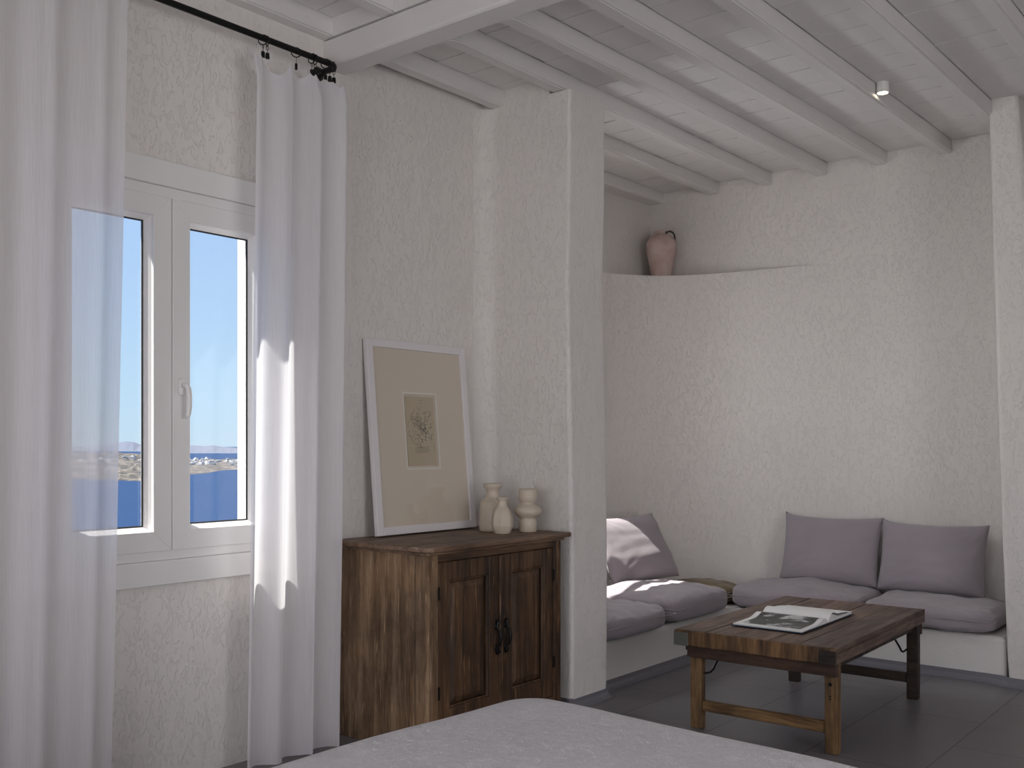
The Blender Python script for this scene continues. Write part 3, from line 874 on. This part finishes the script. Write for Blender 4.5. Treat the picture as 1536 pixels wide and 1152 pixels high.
def photo_mat():
    m = N('printed_photograph'); v = m.coord((1, 1, 1))
    n = m.noise(m.coord((7, 9, 1)), 1.0, 6, .62, .8)
    f = m.noise(v, 70, 4, .6)
    c = m.ramp(n, [(.47, (.06, .062, .06)), (.53, (.12, .12, .12)), (.57, (.55, .55, .54)), (.75, (.60, .6, .6))])
    m.base(m.mix(c, m.ramp(f, [(.35, (.25, .25, .25)), (.55, (1.1, 1.1, 1.1))]), .45, 'MULTIPLY'))
    m.set(Roughness=.45)
    return m.m
bm = bmesh.new(); n = 24; A_ = []
for k in range(n+1):
    s = .08+.80*k/n; y = -(.002+s*.342); h = page_h(s, .010)+.0006
    A_.append((bm.verts.new((-.150, y, h)), bm.verts.new((.155, y, h))))
for a, b in zip(A_, A_[1:]): bm.faces.new((a[0], a[1], b[1], b[0]))
obj('photograph', bm, photo_mat(), bk, smooth=True)
bm = bmesh.new(); n = 20; loops = []
for k in range(n+1):
    s = k/n*.9; y = .004+s*.342; h = page_h(s, .016)+.012*sin(pi*min(1, s*1.1))
    loops.append([(-.178, y, h), (.179, y, h), (.179, y, h+.0006), (-.178, y, h+.0006)])
extrude_loops(bm, loops); obj('loose_page', bm, PAGE, bk)

# ------------------------------------------------------------------ bed
bed = thing('bed', 'wide bed under a pale textured grey white coverlet at the bottom edge', 'bed', (-.9, 1.38, 0), (0, 0, radians(-2.5)))
bx0, bx1, by0, by1, bz = -1.83, .25, .25, 2.215, .735
bm = bmesh.new(); nx, ny = 60, 60; G = []
def sup(u):  # profile from edge
    return u
r = .12
rows = []
def perim(t, inset, z):
    pass
# rounded slab built from concentric rounded rectangles
def rrect(inset, z, cr, nseg=10, per=14):
    x0, x1, y0, y1 = bx0+inset, bx1-inset, by0+inset, by1-inset; cr = max(.01, cr-inset*.6); pts = []
    for cx_, cy_, a0 in ((x1-cr, y0+cr, -pi/2), (x1-cr, y1-cr, 0), (x0+cr, y1-cr, pi/2), (x0+cr, y0+cr, pi)):
        for k in range(nseg+1):
            a = a0+pi/2*k/nseg; pts.append((cx_+cr*cos(a), cy_+cr*sin(a)))
    out = []
    for i, p in enumerate(pts):
        q = pts[(i+1) % len(pts)]; m_ = per if i % (nseg+1) == nseg else 1
        for k in range(m_): out.append((p[0]+(q[0]-p[0])*k/m_, p[1]+(q[1]-p[1])*k/m_, z))
    return out
L = []
for z in (.04, .15, .30, .42, .5): L.append(rrect(0, z, .14))
for k in range(1, 9):
    a = pi/2*k/8; L.append(rrect(r*(1-cos(a)), bz-.02-r*.8+r*.8*sin(a), .14))
for ins in (.22, .3, .4, .55, .75, .92): L.append(rrect(ins, bz-.02+.02*min(1, (ins-.17)/.3), .3))
cl = [[(-0, 0, 0)]]
lp = []
for l_ in L:
    q = []
    for (x, y, z) in l_:
        nv_ = noise.noise(Vector((x*2.2, y*2.2, z*1.5)))
        fold = .010*noise.noise(Vector((x*5, y*5, 1)))*(1 if z < .5 else .3)
        q.append((x+fold+.9, y+fold-1.38, z+.008*nv_*(1 if z > .3 else 0)))
    lp.append(q)
extrude_loops(bm, lp)
obj('coverlet', bm, BED, bed, smooth=True)
obj('bed_base', B(-.85, 1.05, -1.03, .78, 0, .10), PAINT, bed)

# ------------------------------------------------------------------ curtain rod, rings, curtains
RX, RZ, RY1 = -3.58, 3.168, 3.115
rod = thing('curtain_rod', 'black iron curtain rod with a bent end above the window', 'curtain rod', (XL, 2.3, RZ))
bm = bmesh.new()
pts = [(XL, .9, RZ), (RX, .9, RZ)] if False else [(RX, .35, RZ), (RX, 1.5, RZ), (RX, 2.6, RZ), (RX, RY1-.05, RZ)]
pts += [(RX-.045+.045*cos(a), RY1-.05+.045*sin(a), RZ) for a in (.3, .6, .9, 1.2, pi/2)] + [(XL, RY1-.005, RZ)]
tube(bm, [(p[0]-XL, p[1]-2.3, p[2]-RZ) for p in pts], .0138, 12)
obj('rod_tube', bm, IRON, rod, smooth=True)
bm = bmesh.new(); lathe(bm, [(0, 0), (.034, 0), (.030, .006), (.016, .030), (.0135, .04), (0, .04)], n=20)
for v in bm.verts: x, y, z = v.co; v.co = Vector((z, RY1-.005-2.3+x, y))
obj('wall_flange', bm, IRON, rod, smooth=True)
ring_y = [(2.685, 'left one of the pair at the window side of the curtain'), (2.708, 'right one of the pair at the window side of the curtain'), (2.865, 'lone ring midway over the right curtain'),
          (2.955, 'left one of the close pair right of the lone ring'), (2.975, 'right one of the close pair right of the lone ring'), (3.035, 'just before the bent rod end, holding the last fold'), (3.06, 'at the start of the rod bend'), (3.085, 'outermost on the bent rod end')]
def ring(y, lab, tilt):
    t = thing('curtain_ring', 'black ring, '+lab, 'curtain ring', (RX, y, RZ), (0, 0, tilt), 'black clip rings on the curtain rod')
    bm = bmesh.new(); R_ = .0215
    tube(bm, [(R_*cos(a), 0, R_*sin(a)-.007) for a in [2*pi*k/20 for k in range(20)]], .0026, 6, closed=True)
    obj('ring_hoop', bm, IRON, t, smooth=True)
    bm = bmesh.new(); tube(bm, [(0, .006*cos(a), -.036+.007*sin(a)) for a in [2*pi*k/10 for k in range(10)]], .0014, 5, closed=True)
    tube(bm, [(0, 0, -.043), (0, 0, -.060)], .0014, 5)
    obj('eyelet', bm, IRON, t, smooth=True)
    bm = bmesh.new(); prism(bm, [(-.0075, -.058), (.0075, -.058), (.009, -.083), (-.009, -.083)], -.006, .006, lambda p: (p[2], p[0], p[1]))
    obj('clip', bm, IRON, t, bevel=.0015, seg=1)
    return t
for k, (y, lab) in enumerate(ring_y): ring(y, lab, [.5, -.4, .9, .2, -.3, .6, -.5, -1.1][k])

def curtain(name, label, plan, ztop, zbot, anchors, mat, n=150, m=60, amp0=.35, cat='curtain'):
    """plan: function s in 0..1, t height 0 bottom..1 top -> (x, y)"""
    bm = bmesh.new(); V = []
    for j in range(m+1):
        t = j/m; row = []
        for i in range(n+1):
            s = i/n; x, y = plan(s, t); z = zbot+(ztop(s)-zbot)*t
            row.append(bm.verts.new((x, y, z)))
        V.append(row)
    for j in range(m):
        for i in range(n): bm.faces.new((V[j][i], V[j][i+1], V[j+1][i+1], V[j+1][i]))
    o = obj('cloth', bm, mat, smooth=True); o.name = name
    return o
def right_plan(s, t):
    y = 2.558+.065*t+.515*s
    env = (.35+.65*(1-t)**.6)
    ph = s*2*pi*3.3+.5
    a = .022*env+.008
    x = -3.555+a*sin(ph+.5*sin(2*s*pi))+.007*sin(2.1*ph+1.3)*env+.004*noise.noise(Vector((s*9, t*2.5, 1)))
    y += .014*cos(ph*.97)*env+.004*noise.noise(Vector((s*5, t*3, 7)))
    if t > .97: x += (RX-x)*.6*((t-.97)/.03)
    return x, y
anch = [0.01, .085, .40, .60, .66, .80, .87, .985]
def right_top(s):
    dd = sorted([(abs(s-a)) for a in anch])[0]
    # cloth sags between the clips
    lo = [a for a in anch if a <= s]; hi = [a for a in anch if a > s]
    if not lo or not hi: return 3.085
    gap = hi[0]-lo[-1]; k = (s-lo[-1])/gap
    return 3.088-.16*gap*sin(pi*k)*1.2
cr_ = thing('curtain', 'sheer white curtain gathered to the right of the window, partly sunlit', 'curtain', (-3.55, 2.9, 0))
c_ = curtain('cloth', '', right_plan, right_top, .015, anch, SHEER2); c_.parent = cr_; c_.location = (3.55, -2.9, 0)
def hem(plan, zt, s0, s1, t0, t1, n, off=.0015):
    bm = bmesh.new(); V = []
    for j in range(3):
        t = t0+(t1-t0)*j/2; V.append([bm.verts.new((plan(s0+(s1-s0)*i/n, t)[0]+off, plan(s0+(s1-s0)*i/n, t)[1], .015+(zt(s0+(s1-s0)*i/n)-.015)*t)) for i in range(n+1)])
    for j in range(2):
        for i in range(n): bm.faces.new((V[j][i], V[j][i+1], V[j+1][i+1], V[j+1][i]))
    return bm
h_ = obj('top_hem', hem(right_plan, right_top, 0, 1, .982, 1, 150), SHEER2, cr_, smooth=True); h_.location = (3.55, -2.9, 0)
def left_plan(s, t):
    y = .85+(1.12+.075*t**.8)*s
    ph = s*2*pi*5.6+.8
    k = 1-.45*s
    x = -3.555+.020*sin(ph+.6*sin(s*7))*k+.006*sin(2.3*ph+.4)*k+.004*noise.noise(Vector((s*9, t*2.5, 21)))
    y += .016*cos(ph)*k + .004*noise.noise(Vector((s*5, t*3, 27)))
    return x, y
cl_ = thing('curtain', 'sheer white curtain hanging over the left half of the window at the left edge', 'curtain', (-3.55, 1.4, 0))
c_ = curtain('cloth', '', left_plan, lambda s: 3.153, .015, [], SHEER, n=190); c_.parent = cl_; c_.location = (3.55, -1.4, 0)

# ------------------------------------------------------------------ spotlight on the joist
sx_, sy_ = jx(5, 5.62)+.036, 5.62
spt = thing('spotlight', 'small white cylinder spotlight, lit, fixed beside a ceiling joist', 'spotlight', (sx_, sy_, 3.36))
bm = bmesh.new(); lathe(bm, [(0, .085), (.034, .085), (.034, .004), (.032, 0), (.029, 0), (.027, .006), (0, .008)], n=28)
obj('lamp_body', bm, LAMPW, spt, smooth=False, bevel=.001, seg=1)
me_ = N('lit_lens'); me_.p.inputs['Emission Color'].default_value = (1, .88, .68, 1); me_.p.inputs['Emission Strength'].default_value = 6; me_.base((1, 1, 1))
bm = bmesh.new(); lathe(bm, [(0, .001), (.027, .001), (.027, .004), (0, .004)], n=24); obj('lens', bm, me_.m, spt)
l = bpy.data.lights.new('spotlight_bulb', 'SPOT'); l.energy = 2.5; l.spot_size = radians(95); l.spot_blend = .6; l.color = (1, .86, .66); l.shadow_soft_size = .02
lo_ = bpy.data.objects.new('spotlight_bulb', l); link(lo_); lo_.location = (sx_, sy_, 3.352); lo_.rotation_euler = (0, 0, 0)

# ------------------------------------------------------------------ outdoors: bay, headland, houses, islands
def from_view(u, dep, z):
    """world point at depth dep (m along the view axis)"""
    fx, fy, rx, ry = -sin(YAW), cos(YAW), cos(YAW), sin(YAW)
    a = (u-768)/1500*dep
    return Vector((fx*dep+rx*a, fy*dep+ry*a, z))
SEA = N('sea_water'); 
SEA.base(SEA.mix((.007, .026, .075), (.005, .020, .062), SEA.noise(SEA.coord((.004, .02, 1), rot=(0, 0, -.5)), 4, 4)))
SEA.set(Roughness=.5); SEA.p.inputs['Specular IOR Level'].default_value = .08; SEA.bump(SEA.noise(SEA.coord((.03, .12, 1), rot=(0, 0, -.5)), 2, 4), .35, 3.0); SEA = SEA.m
bm = bmesh.new(); vs = [bm.verts.new(p) for p in ((-36000, -3000, -60), (-40, -3000, -60), (-40, 36000, -60), (-36000, 36000, -60))]; bm.faces.new(vs)
tag(obj('sea', bm, SEA), 'deep blue sea of the bay seen through the window', 'sea', kind='stuff')
ROCK = N('dry_rocky_land')
ROCK.base(ROCK.ramp(ROCK.noise(ROCK.coord((.02, .02, .12)), 1.4, 7, .65, .6), [(.36, (.012, .011, .011)), (.50, (.045, .038, .032)), (.60, (.11, .09, .072)), (.75, (.16, .135, .11))]))
ROCK.set(Roughness=.95); ROCK = ROCK.m
def interp(x, P):
    for (a, b), (c, d) in zip(P, P[1:]):
        if x <= c: return b+(d-b)*max(0, min(1, (x-a)/(c-a)))
    return P[-1][1]
vsh = [(-300, 716), (100, 718), (195, 721), (225, 722), (255, 714), (285, 712), (310, 710), (330, 706), (360, 704), (500, 702)]
def land_h(u, dep):
    d0 = 61.4*1500/(interp(u, vsh)-668)*(1+.012*noise.noise(Vector((u*.13, 0, 0))))
    x = dep-d0
    top = interp(u, [(-300, 30), (170, 34), (205, 31), (235, 22), (275, 14), (500, 13)])
    n = noise.noise(Vector((u*.06, dep*.003, 0)))*.35+noise.noise(Vector((u*.2, dep*.011, 2)))*.22
    if x < 0: return -60.5
    return -60.2+top*(1-exp(-x/interp(u, [(170, 140), (235, 200), (280, 500)])))*(1+n)
bm = bmesh.new(); V = []
US = [-200+ 5*i for i in range(120)]; DS = [1600+ (3600-1600)*((j/70)**1.3) for j in range(71)]
for u in US: V.append([bm.verts.new(from_view(u, d, land_h(u, d) if d < 3550 else -62)) for d in DS])
for i in range(len(US)-1):
    for j in range(len(DS)-1): bm.faces.new((V[i][j], V[i+1][j], V[i+1][j+1], V[i][j+1]))
tag(obj('headland', bm, ROCK), 'dry rocky headland across the bay with white houses', 'headland', kind='stuff')
ISLE = plain('haze_tinted_rock', (.07, .08, .11), .95)  # rock colour shifted to blue grey, distance haze put into the base colour
def island(lab, prof, dep):
    bm = bmesh.new(); A_, B_, C_ = [], [], []
    for u, v in prof:
        z = 1.4+(668-v)/1500*dep
        A_.append(bm.verts.new(from_view(u, dep-500, -61))); B_.append(bm.verts.new(from_view(u, dep, z))); C_.append(bm.verts.new(from_view(u, dep+700, -61)))
    for P, Q in ((A_, B_), (B_, C_)):
        for k in range(len(P)-1): bm.faces.new((P[k], P[k+1], Q[k+1], Q[k]))
    tag(obj('island', bm, ISLE), lab, 'island')
island('low hazy island on the sea horizon seen in the right window pane', [(225, 678), (245, 673), (262, 670), (275, 669), (290, 668), (305, 669), (320, 668), (332, 670), (345, 671), (356, 672), (390, 672), (430, 675), (470, 679)], 8200)
island('rounded hazy island on the sea horizon seen in the left window pane', [(60, 678), (100, 672), (140, 670), (170, 665), (182, 663), (190, 662), (200, 663), (212, 667), (225, 672), (240, 677)], 10500)
HW = plain('whitewashed_wall', (.58, .57, .56), .8); HD = plain('dark_opening', (.12, .14, .18), .6)
def house():
    t = thing('house', 'small white cubic house on the headland across the bay', 'house', (0, 0, 0), group='white houses on the headland')
    bm = bmesh.new(); box(bm, -9, 4, -4, 4, -1.5, 5.5); box(bm, 4, 10, -3, 5, -1.5, 3.2); box(bm, -6, 0, -2, 4, 5.5, 8.3)
    obj('walls', bm, HW, t)
    for x0 in (-7.5, -4.5, -1.5, 1.5):
        obj('opening', B(x0, x0+1.4, -4.08, -3.98, 1.0, 3.6), HD, t)
    obj('opening', B(5.5, 8.5, -3.08, -2.98, -1, 1.6), HD, t)
    return t
h0 = house(); random.seed(21)
spots = []
for k in range(62):
    if k < 12: u = random.uniform(95, 212); dep = random.uniform(2060, 2500)
    else: u = random.uniform(268, 372); dep = random.uniform(2650, 3350)
    if all(abs(u-a)*1.8 > 13 or abs(dep-b) > 30 for a, b in spots): spots.append((u, dep))
for k, (u, dep) in enumerate(spots):
    p = from_view(u, dep, 0); p.z = max(-58, land_h(u, dep))
    rz = YAW+random.uniform(-.7, .7); s_ = random.uniform(.65, 1.05)
    if k == 0: h0.location = p; h0.rotation_euler = (0, 0, rz)
    else: dup(h0, p, rz, scale=(s_*random.choice((1, 1, -1)), s_, s_*random.uniform(.8, 1.1)))
